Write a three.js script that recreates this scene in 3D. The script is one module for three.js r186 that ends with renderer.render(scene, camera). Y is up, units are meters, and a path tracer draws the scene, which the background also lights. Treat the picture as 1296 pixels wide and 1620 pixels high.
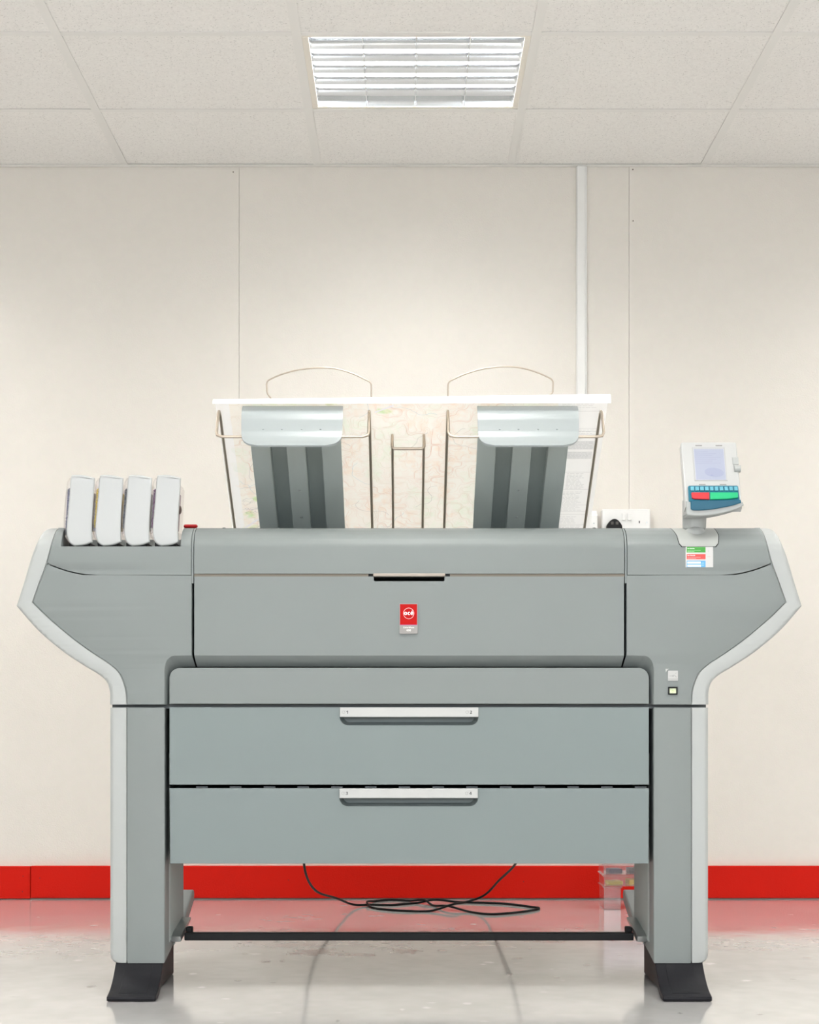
import * as THREE from 'three';
import { RectAreaLightUniformsLib } from 'three/addons/lights/RectAreaLightUniformsLib.js';
import { RoundedBoxGeometry } from 'three/addons/geometries/RoundedBoxGeometry.js';
import { mergeGeometries, toCreasedNormals } from 'three/addons/utils/BufferGeometryUtils.js';

// ---------------------------------------------------------------- camera, light, exposure
// World: metres, the seen wall is the plane z = 0, the room runs towards +z, x = 0 straight ahead of the lens.
const scene = new THREE.Scene();
scene.background = new THREE.Color(0.78, 0.88, 1.0);                   // overcast sky, seen only through the windows behind the camera
const FOCAL = 2948, HORIZON = 1116, EYE_HEIGHT = 0.602, EYE_Z = 5.8;
const camera = new THREE.PerspectiveCamera(2 * Math.atan(HORIZON / FOCAL) * 180 / Math.PI, 1296 / (2 * HORIZON), 0.05, 40);
camera.setViewOffset(1296, 2 * HORIZON, 8, 0, 1296, 1620);           // a level camera with a rising front
camera.position.set(0, EYE_HEIGHT, EYE_Z);
camera.lookAt(0, EYE_HEIGHT, 0);
const renderer = new THREE.WebGLRenderer({ antialias: true });
renderer.toneMapping = THREE.LinearToneMapping;
renderer.toneMappingExposure = 1.16;
renderer.shadowMap.enabled = true;
RectAreaLightUniformsLib.init();
const LAMP_NITS = 25, LAMP_COLOR = new THREE.Color(1, 0.985, 0.955), TUBE_GLOW = 5, SKY_NITS = 7.5, SKY_COLOR = new THREE.Color(0.88, 0.94, 1);

// ---------------------------------------------------------------- helpers
function random(seed) { return () => { seed |= 0; seed = seed + 0x6D2B79F5 | 0; let t = Math.imul(seed ^ seed >>> 15, 1 | seed); t = t + Math.imul(t ^ t >>> 7, 61 | t) ^ t; return ((t ^ t >>> 14) >>> 0) / 4294967296; }; }
const V = (x, y, z) => new THREE.Vector3(x, y, z);
const lerp = (a, b, t) => a + (b - a) * t;
function noiseField(seed, cells) {                                    // tiling value noise, x and y in 0..1
  const r = random(seed), g = Float32Array.from({ length: cells * cells }, r), s = t => t * t * (3 - 2 * t);
  return (x, y) => {
    x = (x - Math.floor(x)) * cells; y = (y - Math.floor(y)) * cells;
    const i = Math.floor(x) % cells, j = Math.floor(y) % cells, a = s(x - Math.floor(x)), b = s(y - Math.floor(y)), i2 = (i + 1) % cells, j2 = (j + 1) % cells;
    return lerp(lerp(g[j * cells + i], g[j * cells + i2], a), lerp(g[j2 * cells + i], g[j2 * cells + i2], a), b);
  };
}
function dataTexture(w, h, fn, srgb, rx = 1, ry = 1) {                // fn(x, y) -> [r, g, b] in 0..1
  const d = new Uint8Array(w * h * 4);
  for (let j = 0; j < h; j++) for (let i = 0; i < w; i++) {
    const c = fn(i / w, j / h, i, j), k = (j * w + i) * 4;
    for (let q = 0; q < 3; q++) d[k + q] = Math.max(0, Math.min(255, Math.round(c[q] * 255)));
    d[k + 3] = 255;
  }
  const t = new THREE.DataTexture(d, w, h);
  t.wrapS = t.wrapT = THREE.RepeatWrapping; t.magFilter = THREE.LinearFilter; t.minFilter = THREE.LinearMipmapLinearFilter; t.generateMipmaps = true;
  if (srgb) t.colorSpace = THREE.SRGBColorSpace;
  t.repeat.set(rx, ry); t.needsUpdate = true;
  return t;
}
function canvasTexture(w, h, draw) {
  const c = document.createElement('canvas'); c.width = w; c.height = h;
  draw(c.getContext('2d'), w, h);
  const t = new THREE.CanvasTexture(c); t.colorSpace = THREE.SRGBColorSpace; return t;
}
const taken = new Map();
function numbered(name) { const n = taken.get(name) || 0; taken.set(name, n + 1); return n ? `${name}_${String(n).padStart(3, '0')}` : name; }
function shade(o) { o.traverse(m => { if (m.isMesh) { m.castShadow = true; m.receiveShadow = true; } }); return o; }
function tag(o, label, category, group, kind) {
  if (label) o.userData.label = label;
  if (category) o.userData.category = category;
  if (group) o.userData.group = group;
  if (kind) o.userData.kind = kind;
  return o;
}
function base(name, x, y, z) { const g = new THREE.Group(); g.name = numbered(name); g.position.set(x, y, z); scene.add(g); return g; }
function part(name, geometry, material, parent, label) {
  const m = new THREE.Mesh(geometry, material); m.name = name; m.castShadow = m.receiveShadow = true; parent.add(m);
  if (label) m.userData.label = label;
  return m;
}
function thing(name, geometry, material) { const m = part(numbered(name), geometry, material, scene); return m; }
function merge(list) { return mergeGeometries(list.map(g => { const n = g.index ? g.toNonIndexed() : g; for (const k of Object.keys(n.attributes)) if (!['position', 'normal', 'uv'].includes(k)) n.deleteAttribute(k); if (!n.attributes.uv) n.setAttribute('uv', new THREE.BufferAttribute(new Float32Array(n.attributes.position.count * 2), 2)); return n; })); }
function metreUV(g) {                                                 // uv in metres, laid on the side each face looks to
  if (g.index) g = g.toNonIndexed();
  const p = g.attributes.position, n = g.attributes.normal, uv = new Float32Array(p.count * 2);
  for (let i = 0; i < p.count; i++) {
    const ax = Math.abs(n.getX(i)), ay = Math.abs(n.getY(i)), az = Math.abs(n.getZ(i));
    if (az >= ax && az >= ay) { uv[2 * i] = p.getX(i); uv[2 * i + 1] = p.getY(i); } else if (ay >= ax) { uv[2 * i] = p.getX(i); uv[2 * i + 1] = p.getZ(i); } else { uv[2 * i] = p.getZ(i); uv[2 * i + 1] = p.getY(i); }
  }
  g.setAttribute('uv', new THREE.BufferAttribute(uv, 2));
  return g;
}
function box(x0, x1, y0, y1, z0, z1, r = 0) {
  const w = x1 - x0, h = y1 - y0, d = z1 - z0;
  const g = r ? new RoundedBoxGeometry(w, h, d, 2, Math.min(r, w / 2.01, h / 2.01, d / 2.01)) : new THREE.BoxGeometry(w, h, d);
  g.translate((x0 + x1) / 2, (y0 + y1) / 2, (z0 + z1) / 2);
  return metreUV(g);
}
function fromTriangles(pos, crease = 0.6) {
  let g = new THREE.BufferGeometry();
  g.setAttribute('position', new THREE.BufferAttribute(new Float32Array(pos), 3));
  g.computeVertexNormals();
  g = toCreasedNormals(g, crease);
  return metreUV(g);
}
// A body given by rows {y, xl, xr, zf, zb}: every row is a level slice from xl to xr and from zb (back) to zf (front), its front corners rounded by bl and br.
function slab(rows, { bl = 0.002, br = 0.002, seg = 4 } = {}) {
  rows = rows.slice().sort((a, b) => a.y - b.y);
  const loops = rows.map(r => {
    const l = [[r.xl, r.zb]];
    for (let k = 0; k <= seg; k++) { const a = k / seg * Math.PI / 2; l.push([r.xl + bl * (1 - Math.cos(a)), r.zf - bl + bl * Math.sin(a)]); }
    if (bl) l.push([r.xl + bl + 0.0006, r.zf]);
    if (br) l.push([r.xr - br - 0.0006, r.zf]);
    for (let k = 0; k <= seg; k++) { const a = k / seg * Math.PI / 2; l.push([r.xr - br * (1 - Math.sin(a)), r.zf - br + br * Math.cos(a)]); }
    l.push([r.xr, r.zb]);
    return l.map(([x, z]) => [x, r.y, z]);
  });
  const pos = [], tri = (a, b, c) => pos.push(...a, ...b, ...c), n = loops[0].length;
  for (let i = 0; i + 1 < loops.length; i++) for (let j = 0; j < n; j++) {
    const a = loops[i][j], b = loops[i][(j + 1) % n], c = loops[i + 1][(j + 1) % n], d = loops[i + 1][j];
    tri(a, b, c); tri(a, c, d);
  }
  const top = loops[loops.length - 1], bot = loops[0];
  for (let j = 1; j + 1 < n; j++) { tri(top[0], top[j], top[j + 1]); tri(bot[0], bot[j + 1], bot[j]); }
  return fromTriangles(pos);
}
function ribbon(a, b, flip) {                                         // the strip between two lines of as many points
  const pos = [];
  for (let i = 0; i + 1 < a.length; i++) { const q = flip ? [a[i], b[i], b[i + 1], a[i + 1]] : [a[i], a[i + 1], b[i + 1], b[i]]; pos.push(...q[0], ...q[1], ...q[2], ...q[0], ...q[2], ...q[3]); }
  return fromTriangles(pos, 1.0);
}
function shapeOf(points) { const s = new THREE.Shape(); points.forEach(([x, y], i) => i ? s.lineTo(x, y) : s.moveTo(x, y)); s.closePath(); return s; }
function extrude(shape, z0, z1, bevel = 0, crease = 0.25) {            // an outline in x and y, thick from z0 to z1, bevels included
  const g = new THREE.ExtrudeGeometry(shape, { depth: z1 - z0 - 2 * bevel, bevelEnabled: bevel > 0, bevelThickness: bevel, bevelSize: bevel, bevelOffset: -bevel, bevelSegments: 3, curveSegments: 10 });
  g.translate(0, 0, z0 + bevel);
  return metreUV(toCreasedNormals(g, crease));
}
function extrudeX(points, x0, x1, bevel = 0, crease = 0.25) {          // an outline in z and y, thick from x0 to x1
  const g = new THREE.ExtrudeGeometry(shapeOf(points.map(([z, y]) => [-z, y])), { depth: x1 - x0 - 2 * bevel, bevelEnabled: bevel > 0, bevelThickness: bevel, bevelSize: bevel, bevelOffset: -bevel, bevelSegments: 3 });
  g.translate(0, 0, x0 + bevel); g.rotateY(Math.PI / 2);
  return metreUV(toCreasedNormals(g, crease));
}
function roundRect(x0, x1, y0, y1, rtl, rtr, rbr, rbl, n = 8) {
  const p = [], arc = (cx, cy, r, a0) => { for (let k = 0; k <= n; k++) { const a = a0 + k / n * Math.PI / 2; p.push([cx + r * Math.cos(a), cy + r * Math.sin(a)]); if (!r) break; } };
  arc(x1 - rtr, y1 - rtr, rtr, 0); arc(x0 + rtl, y1 - rtl, rtl, Math.PI / 2); arc(x0 + rbl, y0 + rbl, rbl, Math.PI); arc(x1 - rbr, y0 + rbr, rbr, Math.PI * 1.5);
  return p;
}
function wire(points, radius, fillet, sides = 10) {                   // a bent rod with rounded corners
  const path = new THREE.CurvePath(); let from = points[0];
  for (let i = 1; i + 1 < points.length; i++) {
    const p = points[i], a = points[i - 1].clone().sub(p), b = points[i + 1].clone().sub(p), f = Array.isArray(fillet) ? fillet[i - 1] : fillet, r = Math.min(f, a.length() * 0.49, b.length() * 0.49);
    const s = p.clone().addScaledVector(a.normalize(), r), e = p.clone().addScaledVector(b.normalize(), r);
    path.add(new THREE.LineCurve3(from, s)); path.add(new THREE.QuadraticBezierCurve3(s, p, e)); from = e;
  }
  path.add(new THREE.LineCurve3(from, points[points.length - 1]));
  return new THREE.TubeGeometry(path, points.length * 22, radius, sides, false);
}
const smooth = (pts, n = 24) => new THREE.CatmullRomCurve3(pts.map(([x, y]) => V(x, y, 0)), false, 'centripetal').getPoints(n).map(p => [p.x, p.y]);

// ---------------------------------------------------------------- materials
const coarse = noiseField(3, 8), middle = noiseField(5, 32), fine = noiseField(7, 128);
const grain = dataTexture(256, 256, (x, y) => { const v = 0.5 + 0.35 * (fine(x, y) - 0.5) + 0.3 * (noiseGrain(x, y) - 0.5); return [v, v, v]; }, false, 12, 12);
function noiseGrain(x, y) { const s = Math.sin(x * 25601.3 + y * 9187.7) * 43758.5453; return s - Math.floor(s); }
const plastic = (color, roughness, extra = {}) => new THREE.MeshPhysicalMaterial({ color: new THREE.Color(color), roughness, bumpMap: grain, bumpScale: 0.00012, ...extra });
const M = {
  grey: plastic('#818786', 0.5), greyDrawer: plastic('#7d8787', 0.5), greyTray: plastic('#b9c2bf', 0.55),
  trim: plastic('#aeb1af', 0.42), shell: plastic('#b6b8b7', 0.32), flap: plastic('#a3aaaa', 0.22),
  white: plastic('#bcbdbb', 0.35), black: plastic('#0c0c0e', 0.5, { specularIntensity: 0.6 }), foot: plastic('#141419', 0.55, { specularIntensity: 0.5 }), chassis: plastic('#6f7475', 0.6),
  seam: new THREE.MeshStandardMaterial({ color: '#7d7468', roughness: 0.4, metalness: 0.6 }),
  lip: new THREE.MeshStandardMaterial({ color: '#9c9288', roughness: 0.4, metalness: 0.6 }),
  steel: new THREE.MeshStandardMaterial({ color: '#b9bcbc', roughness: 0.3, metalness: 0.9 }),
  rod: new THREE.MeshStandardMaterial({ color: '#c2b5a6', roughness: 0.36, metalness: 0.85 }),
  red: plastic('#c00c10', 0.35), plate: plastic('#a9aca8', 0.45),
  rubber: plastic('#070708', 0.6, { specularIntensity: 0.4 }),
  mirror: new THREE.MeshStandardMaterial({ color: '#d2d5d8', roughness: 0.13, metalness: 1 }),
  lampBody: new THREE.MeshStandardMaterial({ color: '#f1ece2', roughness: 0.5 }),
  tube: new THREE.MeshStandardMaterial({ color: '#ffffff', roughness: 0.5, emissive: LAMP_COLOR, emissiveIntensity: TUBE_GLOW }),
  clear: new THREE.MeshPhysicalMaterial({ color: '#f4f2f2', roughness: 0.08, transmission: 1, thickness: 0, ior: 1.45, specularIntensity: 0.5 }),
  socket: plastic('#e8e7e4', 0.3), hole: plastic('#0a0a0a', 0.8),
};
const wallTone = dataTexture(512, 512, (x, y) => { const v = 1 + 0.006 * (coarse(x, y) - 0.5) + 0.006 * (middle(x, y) - 0.5) + 0.008 * (fine(x, y) - 0.5); return [0.882 * v, 0.861 * v, 0.828 * v]; }, true, 0.5, 0.5);
const wallBump = dataTexture(512, 512, (x, y) => { const v = 0.5 * fine(x, y) + 0.5 * middle(x * 4, y * 4); return [v, v, v]; }, false, 3, 3);
M.wall = new THREE.MeshStandardMaterial({ map: wallTone, roughness: 0.72, bumpMap: wallBump, bumpScale: 0.00025 });
M.wallBack = new THREE.MeshStandardMaterial({ color: '#cfc3b0', roughness: 0.9 });
M.baseboard = new THREE.MeshPhysicalMaterial({ color: '#cc1602', roughness: 0.6, specularIntensity: 0.35, bumpMap: wallBump, bumpScale: 0.0004 });
// mineral fibre ceiling tiles: a white face with small dark pin holes
const pitMap = (() => {
  const n = 1024, a = new Float32Array(n * n).fill(1), r = random(91);
  for (let k = 0; k < 3800; k++) {
    const cx = r() * n, cy = r() * n, s = 0.7 + r() * 1.5, e = 1 + r() * 1.2, d = 0.05 + r() * 0.16, t = r() * 6.28;
    for (let j = -6; j <= 6; j++) for (let i = -6; i <= 6; i++) {
      const u = (i * Math.cos(t) + j * Math.sin(t)) / (s * e), w = (-i * Math.sin(t) + j * Math.cos(t)) / s, q = u * u + w * w;
      if (q < 1.6) { const at = ((Math.floor(cy) + j + n) % n) * n + (Math.floor(cx) + i + n) % n; a[at] = Math.min(a[at], 1 - d * Math.max(0, 1.3 - q)); }
    }
  }
  return dataTexture(n, n, (x, y, i, j) => { const v = a[j * n + i] * (0.985 + 0.03 * (fine(x, y) - 0.5)); return [0.972 * v, 0.966 * v, 0.955 * v]; }, true, 1 / 0.6, 1 / 0.6);
})();
M.tile = new THREE.MeshStandardMaterial({ map: pitMap, roughness: 0.95 });
M.gridBar = new THREE.MeshStandardMaterial({ color: '#efeeeb', roughness: 0.55 });

// ---------------------------------------------------------------- the room
const ROOM = { x0: -3.3, x1: 3.4, z1: 8.2, y: 2.278, slab: 2.5 };
const structure = (name, geometry, material, label, category) => tag(thing(name, geometry, material), label, category, null, 'structure');

// painted concrete floor: uneven glossy coat with scuffs and dark smudges
{
  const W = ROOM.x1 - ROOM.x0, L = ROOM.z1, n = 2048, r = random(17), a = new Float32Array(n * n);
  const spot = (x, z, sx, sz, d, seed) => {                           // a ragged mark at a place on the floor
    const f = noiseField(seed, 24), cx = (x - ROOM.x0) / W * n, cy = z / L * n, rx = sx / W * n, ry = sz / L * n;
    for (let j = Math.floor(-ry * 1.5); j <= ry * 1.5; j++) for (let i = Math.floor(-rx * 1.5); i <= rx * 1.5; i++) {
      const px = Math.round(cx + i), py = Math.round(cy + j); if (px < 0 || py < 0 || px >= n || py >= n) continue;
      const q = Math.hypot(i / rx, j / ry) + 0.9 * (f(px / 97, py / 97) - 0.5) + 0.5 * (f(px / 31, py / 31) - 0.5);
      if (q < 1) a[py * n + px] += d * Math.min(1, (1 - q) * 2.2);
    }
  };
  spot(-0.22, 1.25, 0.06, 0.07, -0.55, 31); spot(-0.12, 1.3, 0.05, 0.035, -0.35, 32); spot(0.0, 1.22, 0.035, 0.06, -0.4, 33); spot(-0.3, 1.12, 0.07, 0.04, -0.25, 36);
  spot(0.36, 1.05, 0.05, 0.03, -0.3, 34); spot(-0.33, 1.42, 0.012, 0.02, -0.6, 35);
  for (let k = 0; k < 150; k++) spot(lerp(-1.3, 1.4, r()), lerp(0.02, 2.6, r()), 0.004 + 0.012 * r(), 0.004 + 0.014 * r(), (r() < 0.45 ? -0.3 : 0.16) * (0.4 + r()), 40 + k);
  for (let k = 0; k < 60; k++) spot(lerp(ROOM.x0, ROOM.x1, r()), lerp(2.6, 8, r()), 0.01 + 0.03 * r(), 0.01 + 0.03 * r(), (r() - 0.6) * 0.3, 240 + k);
  const tone = dataTexture(n, n, (x, y, i, j) => { const v = 1 + 0.05 * (coarse(x, y) - 0.5) + 0.05 * (middle(x * 2, y * 2) - 0.5) + 0.03 * (fine(x * 2, y * 2) - 0.5) + 0.55 * a[j * n + i]; return [0.745 * v, 0.738 * v, 0.732 * v]; }, true);
  const bump = dataTexture(1024, 1024, (x, y, i, j) => { const v = 0.5 + 0.45 * (middle(x * 2, y * 2) - 0.5) + 0.22 * (fine(x, y) - 0.5) + 0.1 * (fine(x * 4, y * 4) - 0.5) + 0.07 * a[(2 * j) * n + 2 * i]; return [v, v, v]; }, false);
  const rough = dataTexture(1024, 1024, (x, y, i, j) => { const v = 0.11 + 0.06 * (middle(x, y) - 0.5) + 0.06 * (coarse(x * 2, y * 2) - 0.5) + 0.25 * Math.abs(a[(2 * j) * n + 2 * i]); return [v, v, v]; }, false);
  const m = new THREE.MeshPhysicalMaterial({ map: tone, bumpMap: bump, bumpScale: 0.0007, roughnessMap: rough, roughness: 1, specularIntensity: 1, ior: 1.6, clearcoat: 0.4, clearcoatRoughness: 0.09 });
  const g = new THREE.BoxGeometry(W + 0.3, 0.12, L + 0.3);
  const p = g.attributes.position, uv = g.attributes.uv;
  g.translate((ROOM.x0 + ROOM.x1) / 2, -0.06, L / 2);
  for (let i = 0; i < p.count; i++) uv.setXY(i, (p.getX(i) - ROOM.x0) / W, p.getZ(i) / L);
  structure('floor', g, m, 'glossy light grey painted concrete floor', 'floor');
}
// the wall behind the printer: boards 1.2 m wide with open joints, on a backing
{
  const w = structure('wall_back', box(ROOM.x0 - 0.15, ROOM.x1 + 0.15, 0, ROOM.slab, -0.16, -0.012), M.wallBack, 'cream painted panelled wall behind the printer', 'wall');
  const joints = [ROOM.x0, -2.944, -1.729, -0.515, 0.699, 1.913, 3.127, ROOM.x1];
  for (let i = 0; i + 1 < joints.length; i++) part('wall_panel', box(joints[i] + 0.0004, joints[i + 1] - 0.0004, 0.0, 2.288, -0.012, 0, 0.0002), M.wall, w);
  for (const [x, y] of [[-0.533, 2.262], [0.711, 2.27], [0.712, 2.11]]) part('nail_head', new THREE.CylinderGeometry(0.0022, 0.0022, 0.001, 10).rotateX(Math.PI / 2).translate(x, y, 0.0004), M.seam, w);
}
structure('wall_left', box(ROOM.x0 - 0.15, ROOM.x0, 0, ROOM.slab, 0, ROOM.z1), M.wall, 'cream painted left side wall outside the picture', 'wall');
structure('wall_right', box(ROOM.x1, ROOM.x1 + 0.15, 0, ROOM.slab, 0, ROOM.z1), M.wall, 'cream painted right side wall outside the picture', 'wall');
// wall behind the camera with two windows, the source of the cool daylight on the printer's front
{
  const z0 = ROOM.z1, z1 = ROOM.z1 + 0.15, wins = [[-2.7, -0.5], [0.6, 2.8]], y0 = 0.95, y1 = 2.12;
  structure('wall_front', merge([box(ROOM.x0 - 0.15, ROOM.x1 + 0.15, 0, y0, z0, z1), box(ROOM.x0 - 0.15, ROOM.x1 + 0.15, y1, ROOM.slab, z0, z1), box(ROOM.x0 - 0.15, wins[0][0], y0, y1, z0, z1), box(wins[0][1], wins[1][0], y0, y1, z0, z1), box(wins[1][1], ROOM.x1 + 0.15, y0, y1, z0, z1)]), M.wall, 'cream painted wall behind the camera', 'wall');
  wins.forEach(([a, b], i) => {
    const g = new THREE.Group(); g.name = `window_${i + 1}`; scene.add(g); tag(g, 'white framed window in the wall behind the camera', 'window', 'windows behind the camera', 'structure');
    const m = (a + b) / 2, t = 0.05;
    part('frame', merge([box(a, b, y0, y0 + t, z0 + 0.04, z0 + 0.1), box(a, b, y1 - t, y1, z0 + 0.04, z0 + 0.1), box(a, a + t, y0 + t, y1 - t, z0 + 0.04, z0 + 0.1), box(b - t, b, y0 + t, y1 - t, z0 + 0.04, z0 + 0.1), box(m - t / 2, m + t / 2, y0 + t, y1 - t, z0 + 0.04, z0 + 0.1)]), M.lampBody, g);
    for (const [p, q] of [[a + t, m - t / 2], [m + t / 2, b - t]]) {
      part('pane', box(p, q, y0 + t, y1 - t, z0 + 0.068, z0 + 0.072), M.clear, g);
      const l = new THREE.RectAreaLight(SKY_COLOR, SKY_NITS, q - p - 0.01, y1 - y0 - 2 * t - 0.01); l.position.set((p + q) / 2, (y0 + y1) / 2, z0 + 0.06); scene.add(l);
    }
  });
}
// red skirting boards
{
  const sk = new THREE.Group(); sk.name = 'baseboard_back'; scene.add(sk); tag(sk, 'bright red skirting board along the cream wall', 'baseboard', null, 'structure');
  const cuts = [ROOM.x0, -1.1612, 1.72, ROOM.x1], low = [0.002, 0.0035, 0.0035], high = [0.1025, 0.1035, 0.1035];
  for (let i = 0; i < 3; i++) part('board', box(cuts[i] + 0.0007, cuts[i + 1] - 0.0007, low[i], high[i], 0.0002, 0.016, 0.0022), M.baseboard, sk);
  for (const [x, y] of [[-1.184, 0.072], [-1.186, 0.024], [-1.132, 0.066], [0.37, 0.055], [-0.36, 0.06]]) part('nail_hole', new THREE.CylinderGeometry(0.0018, 0.0018, 0.0008, 8).rotateX(Math.PI / 2).translate(x, y, 0.0161), plastic('#5a0a04', 0.7), sk);
}
// suspended ceiling: bars every 0.6 m and a tile in every field that has no lamp
const lampSpots = [];
for (const z of [0.8475, 2.6475, 4.4475, 6.2475]) for (const x of [0.0305, -1.7695, 1.8305]) lampSpots.push([x, z]);
{
  const c = structure('ceiling', box(ROOM.x0 - 0.15, ROOM.x1 + 0.15, ROOM.slab, ROOM.slab + 0.1, -0.15, ROOM.z1 + 0.15), M.gridBar, 'white suspended ceiling of mineral fibre tiles in a metal grid', 'ceiling');
  const xs = [ROOM.x0], zs = [0];
  for (let k = -6; k <= 6; k++) { const x = -0.27 + 0.6 * k; if (x > ROOM.x0 + 0.02 && x < ROOM.x1 - 0.02) xs.push(x); }
  for (let k = 0; k < 14; k++) { const z = 0.5475 + 0.6 * k; if (z < ROOM.z1 - 0.02) zs.push(z); }
  xs.push(ROOM.x1); zs.push(ROOM.z1);
  const r = random(5);
  for (let i = 0; i + 1 < xs.length; i++) for (let j = 0; j + 1 < zs.length; j++) {
    const cx = (xs[i] + xs[i + 1]) / 2, cz = (zs[j] + zs[j + 1]) / 2;
    if (lampSpots.some(([x, z]) => Math.abs(x - cx) < 0.2 && Math.abs(z - cz) < 0.2)) continue;
    const y = ROOM.y + 0.0016 + 0.0012 * r();
    part('ceiling_tile', box(xs[i] + 0.004, xs[i + 1] - 0.004, y, y + 0.015, zs[j] + 0.004, zs[j + 1] - 0.004), M.tile, c);
  }
  for (const x of xs.slice(1, -1)) part('grid_bar', box(x - 0.012, x + 0.012, ROOM.y, ROOM.y + 0.0014, 0.001, ROOM.z1 - 0.001), M.gridBar, c);
  for (const z of zs.slice(1, -1)) for (let i = 0; i + 1 < xs.length; i++) part('cross_bar', box(xs[i] + 0.0122, xs[i + 1] - 0.0122, ROOM.y, ROOM.y + 0.0014, z - 0.012, z + 0.012), M.gridBar, c);
  part('wall_angle', box(ROOM.x0, ROOM.x1, ROOM.y - 0.0005, ROOM.y + 0.001, 0.0025, 0.024), M.gridBar, c);
}

// ---------------------------------------------------------------- recessed louvre lights
function makeLamp() {
  const g = base('ceiling_light', lampSpots[0][0], ROOM.y, lampSpots[0][1]);
  const A = 0.2955, B = 0.272, H = 0.1;
  part('frame', merge([box(-A, A, 0.0018, 0.006, B, A, 0.0012), box(-A, A, 0.0018, 0.006, -A, -B, 0.0012), box(-A, -B, 0.0018, 0.006, -B, B, 0.0012), box(B, A, 0.0018, 0.006, -B, B, 0.0012)]), M.lampBody, g);
  part('housing', merge([box(-A, A, H, H + 0.004, -A, A), box(-A, -B - 0.002, 0.006, H, -A, A), box(B + 0.002, A, 0.006, H, -A, A), box(-B, B, 0.006, H, -A, -B - 0.002), box(-B, B, 0.006, H, B + 0.002, A)]), M.lampBody, g);
  // outer reflectors of the louvre, leaning out towards the opening
  const e = 0.012;
  part('end_reflector', extrudeX([[-B, 0.004], [-B + e, 0.056], [-B, 0.056]], -B, B), M.mirror, g);
  part('end_reflector', extrudeX([[B, 0.004], [B, 0.056], [B - e, 0.056]], -B, B), M.mirror, g);
  part('side_reflector', extrude(shapeOf([[-B, 0.004], [-B + e, 0.056], [-B, 0.056]]), -B, B), M.mirror, g);
  part('side_reflector', extrude(shapeOf([[B, 0.004], [B, 0.056], [B - e, 0.056]]), -B, B), M.mirror, g);
  // twisted-looking blades: sharp below, thick at a third of their height, thin on top
  const half = [[0.0006, 0.004], [0.0024, 0.010], [0.0046, 0.018], [0.0064, 0.0265], [0.0068, 0.030], [0.0064, 0.034], [0.0048, 0.043], [0.0022, 0.054]];
  const section = z => [...half.map(([t, y]) => [z + t, y]), ...half.slice().reverse().map(([t, y]) => [z - t, y])];
  for (let k = 1; k < 6; k++) part('cross_blade', extrudeX(section(-B + k * 2 * B / 6), -B, B, 0, 0.9), M.mirror, g);
  for (let k = 1; k < 4; k++) { const x = -B + k * 2 * B / 4; part('long_blade', extrude(shapeOf(half.map(([t, y]) => [x + t * 0.5 + 0.0008, y - 0.0012]).concat(half.slice().reverse().map(([t, y]) => [x - t * 0.5 - 0.0008, y - 0.0012]))), -B, B, 0, 0.9), M.mirror, g); }
  for (let k = 0; k < 4; k++) part('tube', new THREE.CylinderGeometry(0.013, 0.013, 0.53, 16).rotateX(Math.PI / 2).translate(-B + (k + 0.5) * B / 2, 0.08, 0), M.tube, g);
  return g;
}
const lamp0 = makeLamp();
lampSpots.forEach(([x, z], i) => {
  let g = lamp0;
  if (i) { g = lamp0.clone(); g.name = numbered('ceiling_light'); scene.add(g); g.position.set(x, ROOM.y, z); }
  if (!i) tag(g, 'recessed louvre light panel in the ceiling above the printer', 'ceiling light');
  else tag(g, `louvre light outside the picture, ${['middle', 'left', 'right'][i % 3]} row, ${['beside the panelled wall', 'over the printer front', 'over the open floor', 'nearest the windows'][Math.floor(i / 3)]}`, 'ceiling light', 'ceiling lights outside the picture');
  const l = new THREE.RectAreaLight(LAMP_COLOR, LAMP_NITS, 0.53, 0.53);
  l.position.set(x, ROOM.y + 0.062, z); l.rotation.x = -Math.PI / 2; scene.add(l);
});

// ---------------------------------------------------------------- the wide-format printer
// Its front face is the plane z = PZ. The front was measured as an elevation drawing, 755.9 drawing units to the metre; X and Y turn drawing units to metres from the printer's foot.
const U = 755.9, X = u => (u - 647.5) / U, Y = v => (1571.1 - v) / U, PX = 0.0099, PZ = 1.9;
const printer = base('wide_format_printer', PX, 0, PZ);
tag(printer, 'large grey and white wide-format printer standing on black feet', 'printer');
const TOP = 0.9795, RY = 0.05, RZ = 0.075;
const frontZ = y => y <= TOP - RY ? 0 : -RZ * (1 - Math.sqrt(Math.max(0, 1 - ((y - TOP + RY) / RY) ** 2)));   // the covers curve back at the top
const curveRows = v0 => { const ys = [Y(v0)]; if (Y(v0) < TOP - RY) ys.push(TOP - RY); const a0 = Y(v0) > TOP - RY ? Math.asin((Y(v0) - TOP + RY) / RY) : 0; for (let k = 1; k <= 12; k++) ys.push(TOP - RY + RY * Math.sin(lerp(a0, Math.PI / 2, k / 12))); return ys; };
const side = s => (xl, xr) => s < 0 ? [X(xl), X(xr)] : [-X(xr), -X(xl)];                                         // left as drawn, right mirrored

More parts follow.
